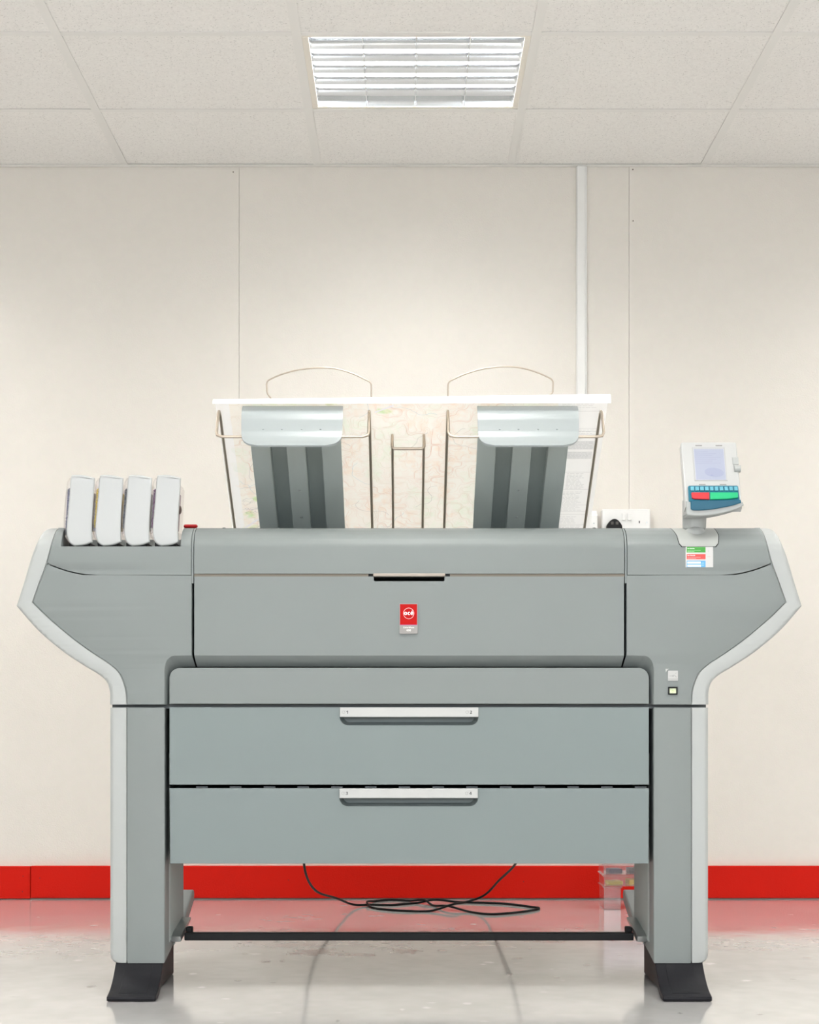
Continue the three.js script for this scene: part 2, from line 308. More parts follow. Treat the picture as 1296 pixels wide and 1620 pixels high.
const greyEdge = [...smooth([[85, 830.6], [83, 848], [79, 868], [73, 890], [62, 920], [50.5, 953]], 20), ...smooth([[50.5, 953], [75, 977], [98, 997], [123, 1017], [150, 1036], [173, 1051], [187, 1064], [195, 1080], [199, 1097], [200, 1116]], 40)];
const outerEdge = [...smooth([[81, 830.6], [70, 832], [64, 839], [57.5, 857], [49, 880], [36, 923], [25, 958]], 24), ...smooth([[25, 958.5], [45, 982], [62, 1000], [99, 1031], [136, 1055.5], [158, 1069], [168, 1079], [172.5, 1093], [173, 1116]], 40)];
const at = (line, v) => { for (let i = 0; i + 1 < line.length; i++) if (v >= line[i][1] - 1e-6 && v <= line[i + 1][1] + 1e-6) { const d = line[i + 1][1] - line[i][1]; return d < 1e-6 ? line[i][0] : lerp(line[i][0], line[i + 1][0], (v - line[i][1]) / d); } return v < line[0][1] ? line[0][0] : line[line.length - 1][0]; };
const seamLine = smooth([[70, 890], [100, 901.5], [130, 908.5], [158, 910.5], [200, 910.5], [304, 910.5]], 40);  // the curved seam below the side covers
const seamV = u => { for (let i = 0; i + 1 < seamLine.length; i++) if (u >= seamLine[i][0] && u <= seamLine[i + 1][0]) return lerp(seamLine[i][1], seamLine[i + 1][1], (u - seamLine[i][0]) / (seamLine[i + 1][0] - seamLine[i][0])); return u < seamLine[0][0] ? seamLine[0][1] : 910.5; };
const seamU = v => { for (let i = 0; i + 1 < seamLine.length; i++) if (v >= seamLine[i][1] && v <= seamLine[i + 1][1] && seamLine[i + 1][1] > seamLine[i][1]) return lerp(seamLine[i][0], seamLine[i + 1][0], (v - seamLine[i][1]) / (seamLine[i + 1][1] - seamLine[i][1])); return v < 890 ? 70 : 158; };
const arch = [...smooth([[281, 1037], [272, 1038.5], [265.5, 1043.5], [262, 1051], [260.5, 1061], [260.5, 1072]], 16), [260.5, 1114.5]];   // rounded inner corner over the drawers

for (const s of [-1, 1]) {
  const sx = side(s), bevels = (l, r) => s < 0 ? { bl: l, br: r } : { bl: r, br: l };
  const row = (v, xl, xr, zf, zb) => { const [a, b] = sx(xl, xr); return { y: Y(v), xl: a, xr: b, zf, zb }; };
  // white outer shell of the upper body
  const shellRows = [], vs = [...outerEdge.map(p => p[1]), ...greyEdge.map(p => p[1])].filter(v => v <= 1114.6).sort((a, b) => a - b).filter((v, i, l) => !i || v - l[i - 1] > 0.4);
  const flange = [];
  for (const v of vs) { const x = Math.max(at(greyEdge, v) - 0.2, at(outerEdge, v) + 3); shellRows.push(row(v, at(outerEdge, v), x, frontZ(Y(v)) - 0.001, -0.5)); flange.push(row(v, x - 1, x + 7, frontZ(Y(v)) - 0.0055, -0.06)); }
  shellRows.push(row(1114.6, 173, 199.8, -0.001, -0.5)); flange.push(row(1114.6, 199, 206, -0.0055, -0.06));
  part('side_shell', merge([slab(shellRows, bevels(0.0095, 0.0006)), slab(flange, bevels(0, 0))]), M.trim, printer, 'light grey angular outer shell of the printer end');
  // grey cover above the curved seam; on the left it has a shelf for the ink tanks
  const coverEdge = v => at(greyEdge, v) + 1;
  const ys = curveRows(909.5).map(y => 1571.1 - y * U);
  const coverRows = list => list.map(v => row(v, v > 890 ? Math.max(coverEdge(Math.min(v, 890)), seamU(v + 0.8)) : coverEdge(v), 302.3, frontZ(Y(v)), -0.3));
  const dense = [...ys.filter(v => v < 888), 889, 892, 895, 898, 900, 902, 904, 906, 908, 909.6].sort((a, b) => a - b);
  if (s < 0) {
    const shelf = 864.5;
    part('side_cover', merge([
      slab(coverRows([shelf, ...dense.filter(v => v > shelf)]), bevels(0.003, 0.0012)),
      slab([...dense.filter(v => v < shelf), shelf].map(v => row(v, coverEdge(v), 96.6, frontZ(Y(v)), -0.3)), bevels(0.003, 0.001)),
      slab([...dense.filter(v => v < shelf), shelf].map(v => row(v, 285.5, 302.3, frontZ(Y(v)), -0.3)), bevels(0.004, 0.0012)),
    ]), M.grey, printer);
  } else part('side_cover', slab(coverRows(dense), bevels(0.003, 0.0012)), M.grey, printer);
  // grey side panel under the seam, with the rounded corner over the drawers
  const pv = [...greyEdge.map(p => p[1]).filter(v => v > 891 && v < 1114), 891, 893, 895.5, 898, 900.5, 903, 905, 907, 908.5, 909.6, 910.6, 911.6, 922.8, ...arch.map(p => p[1])].sort((a, b) => a - b).filter((v, i, l) => !i || v - l[i - 1] > 0.25);
  const panelRows = [];
  for (const v of pv) {
    const xl = at(greyEdge, v) + 1;
    let xr = v < 1037 ? 303.2 : at(arch, v);
    if (v < 911.6) { xr = Math.max(xl + 3, v < 910.6 ? seamU(v - 0.8) : 303.2); }
    panelRows.push(row(v, xl, xr, 0, -0.05));
    if (Math.abs(v - 1037) < 0.05) panelRows.push(row(v - 0.05, xl, 303.2, 0, -0.05));
  }
  part('side_panel', slab(panelRows, bevels(0.0034, 0.0012)), M.grey, printer);
  // sloping liner from the rounded corner back to the drawers
  const A = [], B = [], inner = [...smooth([[288, 1054.6], [279, 1056], [272.5, 1060], [268.5, 1067], [267, 1076]], 16), [266.6, 1114.5]];
  A.push([304, 1037]); B.push([307, 1054.6]);
  arch.forEach((p, i) => { A.push(p); B.push(inner[i]); });
  const P3 = (list, z) => list.map(([u, v]) => [s < 0 ? X(u) : -X(u), Y(v), z]);
  part('recess_liner', ribbon(P3(A, -0.0006), P3(B, -0.03), s < 0), M.grey, printer);
  // slim spacer strip beside the top cover
  part('spacer_strip', slab(curveRows(922.6).concat([]).map(y => row(1571.1 - y * U, 303.0, 306.0, frontZ(y) - 0.0018, -0.25)), bevels(0.0006, 0.0006)), M.grey, printer);
  // leg: a grey column with a white outer shell
  const [la, lb] = sx(200.9, 260.6);
  part('leg', extrudeX([[0, 0.0625], [0, Y(1119.6)], [-0.322, Y(1119.6)], [-0.322, 0.085], [-0.16, 0.083]], la, lb, 0.0028), M.grey, printer);
  const lrows = [];
  for (const v of [1119.6, 1150, 1500]) lrows.push(row(v, 173.5, 199.8, -0.001, -0.322));
  for (let k = 0; k <= 8; k++) { const a = k / 8 * Math.PI / 2; lrows.push(row(1509 + 14.5 * Math.sin(a), 173.5 + 11 * (1 - Math.cos(a)), 199.8, -0.001, -0.322 + 0.001 * k)); }
  part('leg_shell', merge([slab(lrows, bevels(0.0095, 0.0006)), slab([row(1119.6, 198, 204, -0.0055, -0.06), row(1520, 198, 204, -0.0055, -0.06)], bevels(0, 0))]), M.trim, printer, 'light grey rounded outer shell of the leg');
  const inX = s < 0 ? X(260.6) : -X(260.6);
  part('leg_edge_strip', box(Math.min(inX, inX - s * 0.0012), Math.max(inX, inX - s * 0.0012), 0.098, 0.5, -0.075, -0.069), M.trim, printer);
  part('leg_side_plate', box(Math.min(inX - s * 0.0002, inX - s * 0.0016), Math.max(inX - s * 0.0002, inX - s * 0.0016), 0.1, 0.5, -0.318, -0.078), M.greyTray, printer);
  // foot: a black shoe sloping to the floor in front
  const [fa, fb] = s < 0 ? [X(182.5), X(258)] : [-X(258), -X(182.5)];
  const top = smooth([[-0.03, 0.083], [0.0, 0.0605], [0.03, 0.0395], [0.06, 0.0245], [0.085, 0.0165], [0.108, 0.0125], [0.1155, 0.0105]], 24);
  part('foot', extrudeX([...top, [0.117, 0.006], [0.1155, 0.0012], [0.085, 0.0012], [0.06, 0.006], [0.03, 0.018], [0.0, 0.036], [-0.03, 0.056]], fa, fb, 0.0024), M.foot, printer, 'black plastic foot');
  part('foot_block', box(fa + 0.012, fb - 0.012, 0.001, 0.0815, -0.28, -0.03, 0.004), M.foot, printer);
  const pad = top.filter(([z]) => z > -0.01 && z < 0.1), fw = fb - fa;
  part('foot_inlay', extrudeX([...pad.map(([z, y]) => [z, y + 0.0007]), ...pad.slice().reverse().map(([z, y]) => [z, y - 0.004])], fa + fw * 0.21, fb - fw * 0.21, 0.0004), M.foot, printer);
  // rear foot, sloping up towards the back, and the clamp of the crossbar
  const rx = s < 0 ? [X(190), -0.512] : [0.512, -X(190)];
  part('rear_foot', extrudeX([[-0.30, 0.10], [-0.53, 0.1635], [-0.548, 0.162], [-0.556, 0.150], [-0.545, 0.134], [-0.36, 0.085], [-0.30, 0.07]], rx[0], rx[1], 0.004), M.trim, printer, 'pale sloping rear foot');
  const cx0 = s < 0 ? -0.512 : 0.49, cx1 = s < 0 ? -0.49 : 0.512;
  part('crossbar_clamp', extrudeX([[-0.105, 0.094], [-0.1, 0.106], [-0.13, 0.112], [-0.2, 0.118], [-0.29, 0.126], [-0.29, 0.120], [-0.2, 0.108], [-0.16, 0.1]], cx0, cx1, 0.0015), M.steel, printer, 'bright metal clamp');
  part('crossbar_bracket', box(s < 0 ? -0.489 : 0.474, s < 0 ? -0.474 : 0.489, 0.09, 0.117, -0.2, -0.177, 0.003), M.black, printer);
  part('clamp_screw', new THREE.SphereGeometry(0.003, 10, 8).translate(s * 0.508, 0.088, -0.128), M.steel, printer);
  const sideX = s < 0 ? X(173.5) : -X(173.5);
  part('side_latch', box(sideX - 0.0012, sideX + 0.0012, Y(1187), Y(1143), -0.06, -0.045), M.plate, printer);
}
// sheet metal chassis deep behind the doors and drawers
part('chassis', merge([box(X(205), -X(205), Y(1112), TOP - RY - 0.006, -0.6, -0.16), box(X(264), -X(264), Y(1360), Y(1106), -0.58, -0.42), box(X(174.2), -X(174.2), Y(1121), Y(1113), -0.32, -0.03), box(X(100), X(300), Y(905), Y(868), -0.3, -0.09), box(-X(300), -X(100), Y(905), Y(860), -0.3, -0.09)]), M.chassis, printer);
part('top_deck', box(X(92), -X(92), TOP - 0.06, TOP - 0.004, -0.6, -0.3, 0.002), M.grey, printer);
part('added_shade_cover', extrudeX([[-0.6, 0.9], [-0.98, 0.86], [-1.08, 0.72], [-1.08, 0.42], [-0.98, 0.32], [-0.6, 0.3]], -0.6, 0.6, 0.006), M.grey, printer);  // unseen cover, added only to shade the floor behind the printer
// curved top cover between the ends, and black tubes painted as the shade in two slots
const coverMid = curveRows(907.6).map(y => ({ y, xl: X(307), xr: -X(307), zf: frontZ(y), zb: -0.31 }));
part('top_cover', slab(coverMid, { bl: 0.0012, br: 0.0012 }), M.grey, printer);
for (const s of [-1, 1]) part('slot_shade', wire([0.82, 0.9, 0.97, 1].map(q => { const y = TOP - RY + RY * Math.sin(q * Math.PI / 2); return V(s * 0.392 + (1 - q) * 0.02 * s, y + 0.0002, frontZ(y)); }).concat([V(s * 0.39, TOP + 0.0002, -0.2)]), 0.0013, 0.01, 6), M.black, printer);
part('seam_strip', box(X(306), -X(306), Y(912.6), Y(906.6), -0.03, -0.007), M.seam, printer);
// front door, bent back along its lower edge
{
  const recess = [[591.5, 704.5], [911.8, 919.5]];
  const hole = new THREE.Path(roundRect(X(591.5), X(703.5), Y(919.6), Y(912.6), 0, 0, 0.003, 0.003).map(([x, y]) => new THREE.Vector2(x, y)));
  const face = shapeOf([[X(307.5), Y(1037)], [-X(307.5), Y(1037)], [-X(307.5), Y(912)], [X(307.5), Y(912)]]); face.holes.push(hole);
  const bend = slab([{ y: Y(1037), xl: X(307.5), xr: -X(307.5), zf: 0, zb: -0.035 }, { y: Y(1039), xl: X(307.6), xr: -X(307.6), zf: -0.0022, zb: -0.035 }, { y: Y(1054.4), xl: X(309.5), xr: -X(309.5), zf: -0.028, zb: -0.035 }], { bl: 0.0008, br: 0.0008 });
  const door = part('front_door', merge([extrude(face, -0.014, 0, 0), bend]), M.grey, printer);
  part('door_latch', box(X(590.5), X(704.5), Y(912.4), Y(907.4), -0.006, 0.0035, 0.0018), M.lip, door, 'slim brushed metal latch lip');
  for (const [a, b] of [[583, 590], [705, 712]]) part('latch_end_block', box(X(a), X(b), Y(912), Y(907.6), -0.008, -0.0045), M.black, door);  // solid black blocks beside both ends of the latch lip
  const badge = part('badge', extrude(shapeOf(roundRect(X(632), X(661), Y(1003), Y(955), 0.001, 0.001, 0.003, 0.003)), 0.0001, 0.0035, 0.0008), plastic('#9e9b98', 0.4), door, 'red and grey maker badge');
  const print = canvasTexture(290, 480, (c, w, h) => {
    c.fillStyle = '#b51513'; c.fillRect(0, 0, w, h); c.fillStyle = '#9e9b98'; c.fillRect(0, 345, w, h - 345); c.fillStyle = '#b95f8f'; c.fillRect(0, 338, w, 9);
    c.strokeStyle = '#f8dcd8'; c.lineWidth = 7; c.beginPath(); c.arc(148, 152, 88, 0, 7); c.stroke();
    c.fillStyle = '#fff'; c.textAlign = 'center'; c.font = 'bold 92px sans-serif'; c.lineWidth = 2; c.strokeStyle = '#fff';
    c.save(); c.translate(148, 178); c.scale(1.06, 1); c.strokeText('océ', 0, 0); c.fillText('océ', 0, 0); c.restore();
    c.font = 'bold 36px sans-serif'; c.fillStyle = '#e9e8e6'; c.fillText('ColorWave', 148, 398); c.font = 'bold 46px sans-serif'; c.fillText('600', 148, 446);
  });
  const pm = part('badge_print', new THREE.PlaneGeometry(27 / U, 46 / U).translate(X(646.5), Y(979), 0.0037), new THREE.MeshPhysicalMaterial({ map: print, roughness: 0.6, specularIntensity: 0.3 }), door);
  pm.userData.label = 'printed face of the maker badge';
}
// fascia over the drawers
part('drawer_fascia', extrude(shapeOf(roundRect(X(267.6), -X(267.6), Y(1113.6), Y(1056.6), 17 / U, 17 / U, 0, 0)), -0.03, -0.004, 0.001), M.grey, printer);
// two drawers, each with a white grip and a scooped hand hold
const digits = (a, b) => canvasTexture(1024, 70, (c, w, h) => {
  c.fillStyle = '#bfc0be'; c.fillRect(0, 0, w, h); c.textAlign = 'center'; c.font = 'bold 34px sans-serif';
  for (const [x, t] of [[52, a], [972, b]]) { c.fillStyle = '#3c3c3c'; c.fillText(t, x, 46); c.strokeStyle = '#9a9a98'; c.lineWidth = 2.5; c.beginPath(); c.arc(x - 28, 34, 11, -0.4, 5.4); c.stroke(); c.beginPath(); c.moveTo(x - 28, 34); c.lineTo(x - 14, 22); c.stroke(); }
});
for (const [v0, v1, a, b, shift] of [[1119.2, 1241.6, '1', '2', 0], [1247.4, 1366.6, '3', '4', -0.8]]) {
  const xl = X(267.8), xr = -X(267.8), hl = X(538 + shift), hr = X(757 + shift), top = v0 + 1.5, low = v0 + 28.2;
  const face = shapeOf([[xl + (v0 > 1200 ? 1.2 / U : 0), Y(v1)], [xr - (v0 > 1200 ? 0.4 / U : 0), Y(v1)], [xr, Y(v0)], [xl, Y(v0)]]);
  const rim = roundRect(hl, hr, Y(low), Y(top), 0, 0, 13 / U, 13 / U);
  face.holes.push(new THREE.Path(rim.map(([x, y]) => new THREE.Vector2(x, y))));
  const d = new THREE.Group(); d.name = 'drawer'; printer.add(d);
  d.userData.label = v0 < 1200 ? 'upper roll drawer numbered 1 and 2' : 'lower roll drawer numbered 3 and 4';
  part('drawer_front', merge([extrude(face, -0.016, -0.004, 0.0008), box(xl + 0.004, xr - 0.004, Y(v1) + 0.0005, Y(v0) - 0.002, -0.42, -0.032), box(xl + 0.002, xl + 0.1, Y(v1) + 0.001, Y(v0) - 0.002, -0.033, -0.0155), box(xr - 0.1, xr - 0.002, Y(v1) + 0.001, Y(v0) - 0.002, -0.033, -0.0155), box(xl + 0.1, xr - 0.1, Y(v1) + 0.001, Y(v0 + 40), -0.033, -0.0155)]), M.greyDrawer, d);
  const rimBack = roundRect(hl + 5 / U, hr - 5 / U, Y(low - 4.5), Y(top), 0, 0, 10 / U, 10 / U);
  part('hand_hold', merge([ribbon([...rim, rim[0]].map(([x, y]) => [x, y, -0.0045]), [...rimBack, rimBack[0]].map(([x, y]) => [x, y, -0.029]), true), box(hl - 0.003, hr + 0.003, Y(low + 1), Y(top - 1), -0.034, -0.029)]), M.greyDrawer, d);
  part('grip', box(hl, hr, Y(v0 + 15.2), Y(v0 + 0.2), -0.006, 0.0035, 0.0007), M.white, d, 'white grip strip');
  part('grip_print', new THREE.PlaneGeometry(hr - hl - 0.002, 13.6 / U).translate((hl + hr) / 2, Y(v0 + 7.7), 0.0037), new THREE.MeshPhysicalMaterial({ map: digits(a, b), roughness: 0.35 }), d);
}
for (let k = 0; k < 14; k++) part('drawer_stop', box(X(310 + 53.5 * k), X(328 + 53.5 * k), Y(1246.6), Y(1244.6), -0.012, -0.0065), plastic('#50565a', 0.5), printer);
// crossbar between the legs
part('crossbar', box(-0.489, 0.489, 0.0905, 0.107, -0.176, -0.152, 0.0025), M.black, printer, 'black bar between the legs');
// red lever behind the ink tanks
part('release_lever', new THREE.CapsuleGeometry(0.0042, 0.022, 6, 12).rotateZ(Math.PI / 2).scale(1, 1, 1.6).translate(-0.47, 0.9875, -0.11), M.red, printer, 'red release lever');
// power switch and small sticker
{
  const [a, b] = [X(1057), X(1072)];
  const sw = part('power_switch', merge([box(a, b, Y(1099), Y(1097), 0, 0.003), box(a, b, Y(1089), Y(1086.6), 0, 0.003), box(a, X(1059.2), Y(1097), Y(1089), 0, 0.003), box(X(1069.9), b, Y(1097), Y(1089), 0, 0.003)]), M.black, printer, 'square power switch in a black frame');
  const icon = canvasTexture(96, 72, (c, w, h) => { c.fillStyle = '#e3ecc4'; c.fillRect(0, 0, w, h); c.strokeStyle = '#a9c070'; c.lineWidth = 6; c.beginPath(); c.arc(48, 40, 16, -1, 4.1); c.stroke(); c.beginPath(); c.moveTo(48, 16); c.lineTo(48, 38); c.stroke(); });
  part('switch_key', box(X(1059.2), X(1069.9), Y(1097), Y(1089), 0.0003, 0.0012), plastic('#dfe9c0', 0.4), sw, 'pale green key');
  part('switch_icon', new THREE.PlaneGeometry(10.2 / U, 7.6 / U).translate(X(1064.55), Y(1093), 0.0014), new THREE.MeshPhysicalMaterial({ map: icon, roughness: 0.4 }), sw);
  const tagPrint = canvasTexture(128, 128, (c, w, h) => { c.fillStyle = '#bcbcba'; c.fillRect(0, 0, w, h); c.fillStyle = '#b0b0ae'; c.fillRect(0, 96, w, 32); c.strokeStyle = '#858584'; c.lineWidth = 4; c.beginPath(); c.moveTo(18, 66); c.lineTo(60, 64); c.moveTo(62, 56); c.lineTo(62, 76); c.arc(78, 66, 10, 2.5, 5.6); c.moveTo(92, 58); c.lineTo(94, 78); c.lineTo(108, 76); c.lineTo(108, 84); c.moveTo(92, 34); c.lineTo(112, 28); c.stroke(); });
  const st = part('small_sticker', box(X(1057), X(1072.8), Y(1077.3), Y(1061), 0, 0.0005), plastic('#bcbcba', 0.4), printer, 'small silver sticker with a line drawing');
  part('sticker_print', new THREE.PlaneGeometry(15.6 / U, 16 / U).translate(X(1064.9), Y(1069.15), 0.0007), new THREE.MeshPhysicalMaterial({ map: tagPrint, roughness: 0.4 }), st);
  part('sticker_corner', extrude(shapeOf([[X(1053), Y(1058)], [X(1053.6), Y(1063.8)], [X(1054.8), Y(1061.6)], [X(1056.6), Y(1059.6)], [X(1059), Y(1058)]].reverse()), 0, 0.0004), M.white, st);
}
// coloured instruction sticker under the control panel
{
  const print = canvasTexture(430, 330, (c, w, h) => {
    c.fillStyle = '#cbcac8'; c.fillRect(0, 0, w, h);
    c.fillStyle = '#3d9a35'; c.fillRect(16, 4, 296, 88); c.fillStyle = '#d94a44'; c.fillRect(16, 118, 296, 84); c.fillStyle = '#5aa2d2'; c.fillRect(16, 226, 296, 104);
    c.fillStyle = '#fff'; c.font = 'bold 24px sans-serif'; c.fillText('For Media', 26, 38); c.fillText('For Details', 26, 148);
    c.fillStyle = 'rgba(255,255,255,0.55)'; for (const [y, n] of [[54, 200], [76, 110], [166, 200], [188, 130]]) for (let x = 26; x < 26 + n; x += 14) c.fillRect(x, y, 11, 7);
    c.fillStyle = '#dfe7f2'; c.fillRect(26, 240, 210, 34); c.fillRect(26, 290, 215, 34);
    c.fillStyle = '#a8d4f0'; c.fillRect(246, 262, 44, 8); c.fillRect(246, 294, 44, 8);
    c.fillStyle = '#b8b6b4'; c.fillRect(354, 50, 8, 34); c.fillStyle = '#cfb0aa'; c.fillRect(338, 156, 50, 10);
  });
  const st = part('instruction_sticker', box(X(1084.8), X(1128.4), Y(897.4), Y(871), 0, 0.0005), plastic('#dedddb', 0.4), printer, 'white sticker with green, red and blue boxes');
  const g = new THREE.PlaneGeometry(43.4 / U, 32.2 / U, 1, 24).translate(X(1106.6), Y(881.2), 0), p = g.attributes.position;
  for (let i = 0; i < p.count; i++) p.setZ(i, frontZ(p.getY(i)) + 0.0008);
  g.computeVertexNormals();
  part('sticker_print', g, new THREE.MeshPhysicalMaterial({ map: print, roughness: 0.4 }), st);
}
// control panel on its neck
{
  const cp = new THREE.Group(); cp.name = 'control_panel'; cp.userData.label = 'white tilted control panel with screen and teal keypad'; printer.add(cp);
  // mount on the cover; a black slab paints the shade of its groove
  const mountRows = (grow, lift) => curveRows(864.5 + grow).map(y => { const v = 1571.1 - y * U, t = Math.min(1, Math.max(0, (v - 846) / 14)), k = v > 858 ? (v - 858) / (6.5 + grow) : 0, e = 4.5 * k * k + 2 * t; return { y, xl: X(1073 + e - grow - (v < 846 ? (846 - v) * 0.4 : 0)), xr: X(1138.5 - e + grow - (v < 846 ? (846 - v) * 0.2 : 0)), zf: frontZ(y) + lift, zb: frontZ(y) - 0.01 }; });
  part('mount_groove_shade', slab(mountRows(1.1, 0.0004), { bl: 0, br: 0 }), M.black, cp);
  part('mount', slab(mountRows(0, 0.0016), { bl: 0.001, br: 0.001 }), M.plate, cp);
  const neckProfile = [[0.0275, 0], [0.0262, 0.01], [0.0248, 0.022], [0.0243, 0.04], [0.0243, 0.06], [0.0001, 0.06]].map(([r, y]) => new THREE.Vector2(r, y));
  const nx = X(1104.6), nz = -0.05;
  const neck = new THREE.LatheGeometry([new THREE.Vector2(0.0001, 0.006), new THREE.Vector2(0.0215, 0.006), new THREE.Vector2(0.0245, 0.012), new THREE.Vector2(0.0252, 0.03), new THREE.Vector2(0.0252, 0.07), new THREE.Vector2(0.0001, 0.07)], 40).scale(1, 1, 0.9).translate(nx, Y(841), nz);
  part('neck', neck, M.trim, cp);
  part('neck_collar', new THREE.SphereGeometry(0.0225, 32, 16, 0, Math.PI * 2, 0, Math.PI / 2).scale(1, 0.62, 1).translate(nx, Y(841), nz + 0.012), M.trim, cp);
  part('neck_foot', new THREE.CylinderGeometry(0.0225, 0.0215, 0.008, 32).translate(nx, Y(841) - 0.0035, nz + 0.012), M.trim, cp);
  // tilted slab with everything on its face, built upright and then leaned back
  const lean = 0.447, px = 0.5756, w = 0.118, hgt = 0.161;
  const place = g => metreUV(g.rotateX(-lean).translate(px, 1.0155, 0.02));
  const S = (v) => hgt * (800 - v) / 103, Q = (u, v) => (u - (1077 + (v - 697) * 0.0777)) / 88 * w;
  part('panel_body', place(extrude(shapeOf(roundRect(0, w, 0, hgt, 0.006, 0.006, 0, 0)), -0.022, 0, 0.003)), M.white, cp);
  const rect = (u0, u1, v0, v1, z0, z1, r = 0.0008) => place(box(Q(u0, (v0 + v1) / 2), Q(u1, (v0 + v1) / 2), S(v1), S(v0), z0, z1, r));
  const tilted = (pts, z0, z1, b) => place(extrude(shapeOf(pts.map(([u, v]) => [Q(u, v), S(v)]).reverse()), z0, z1, b));
  part('screen_frame', rect(1097, 1148.5, 705.5, 759.5, -0.001, 0.0008, 0.0004), plastic('#b3b4b3', 0.4), cp);
  const lcd = canvasTexture(192, 224, (c, W, H) => { c.fillStyle = '#a6abbd'; c.fillRect(0, 0, W, H); c.fillStyle = '#9da3b9'; c.beginPath(); c.ellipse(120, 172, 62, 34, 0.1, 0, 7); c.fill(); c.strokeStyle = '#989eb4'; c.lineWidth = 2; for (let k = 0; k < 7; k++) { c.beginPath(); c.moveTo(6, 22 + 14 * k); c.lineTo(90 + (k * 53) % 80, 20 + 14 * k); c.stroke(); } c.fillStyle = '#929ab5'; c.beginPath(); c.moveTo(92, 196); c.lineTo(104, 186); c.lineTo(116, 196); c.fill(); });
  const scr = part('screen', place(box(Q(1099.4, 733), Q(1146.2, 733), S(758), S(709), 0.0002, 0.0012)), plastic('#c5cade', 0.15), cp, 'pale blue screen');
  part('screen_print', place(new THREE.PlaneGeometry(Q(1146.2, 733) - Q(1099.4, 733) - 0.0008, S(709) - S(758) - 0.0008).translate((Q(1146.2, 733) + Q(1099.4, 733)) / 2, (S(709) + S(758)) / 2, 0.0014)), new THREE.MeshPhysicalMaterial({ color: '#c5cade', roughness: 0.15 }), scr).geometry.deleteAttribute('uv');
  { const m = scr.children[0], g = m.geometry, uv = new Float32Array([0, 1, 0, 0, 1, 1, 0, 0, 1, 0, 1, 1]); g.setAttribute('uv', new THREE.BufferAttribute(uv, 2)); m.material.map = lcd; m.material.color.set('#ffffff'); }
  for (const [u, v] of [[1105.5, 703], [1137.5, 703], [1111, 765.2], [1143.5, 765.2]]) part('slot', rect(u - 5.2, u + 5.2, v - 0.8, v + 0.8, 0, 0.0006, 0.0003), plastic('#8b8a87', 0.5), cp);
  part('side_key', rect(1158.5, 1168, 722, 733.5, -0.002, 0.0014), M.trim, cp);
  part('side_knob', place(new THREE.CylinderGeometry(0.0075, 0.0075, 0.013, 24).rotateZ(Math.PI / 2).translate(Q(1166, 741), S(740.5), 0.0005)), M.trim, cp);
  part('keypad', tilted([[1088.3, 770.5], [1089.5, 769], [1165, 769], [1166.4, 770.5], [1168.5, 794.5], [1089.6, 794.5]], 0, 0.006, 0.001), plastic('#0a677c', 0.4), cp, 'teal keypad');
  for (let k = 0; k < 10; k++) part('key', rect(1092 + 7.55 * k, 1097.4 + 7.55 * k, 771.6, 777.6, 0.004, 0.0085, 0.0008), plastic('#62a9bb', 0.4), cp);
  part('stop_button', tilted([[1093, 782], [1094, 781], [1121, 781], [1121, 791.6], [1097, 790.8], [1094, 789]], 0.004, 0.0095, 0.001), plastic('#cc3238', 0.4), cp, 'red stop button');
  part('start_button', tilted([[1122.4, 781], [1164.6, 781], [1165.6, 782.5], [1165.4, 789], [1150, 791], [1122.4, 791.8]], 0.004, 0.0095, 0.001), plastic('#1bb377', 0.4), cp, 'green start button');
  // rounded front lip below the keys and the housing under it (upright, in the drawing's plane)
  const ux = u => X(u), low = smooth([[1174.5, 801], [1165, 806.5], [1145, 812.5], [1122, 816.8], [1100, 818], [1086, 816.8]], 24);
  part('housing', extrude(shapeOf([[1083.8, 794], [1172.8, 796], ...low, [1084, 814]].map(([u, v]) => [ux(u), Y(v)]).reverse()), -0.04, 0.021, 0.003), M.trim, cp);
  const lip = smooth([[1169.5, 797.5], [1155, 802], [1138, 805.5], [1118, 808.6], [1102, 809.4], [1093, 808.8], [1090.4, 807]], 24);
  part('keypad_lip', extrude(shapeOf([[1090.2, 793.6], [1168.6, 792.6], [1169.6, 795], ...lip].map(([u, v]) => [ux(u), Y(v)]).reverse()), 0.0, 0.0245, 0.002), plastic('#05566f', 0.4), cp);  // darker teal than the keypad: shade of the down-turned lip put into its colour
}

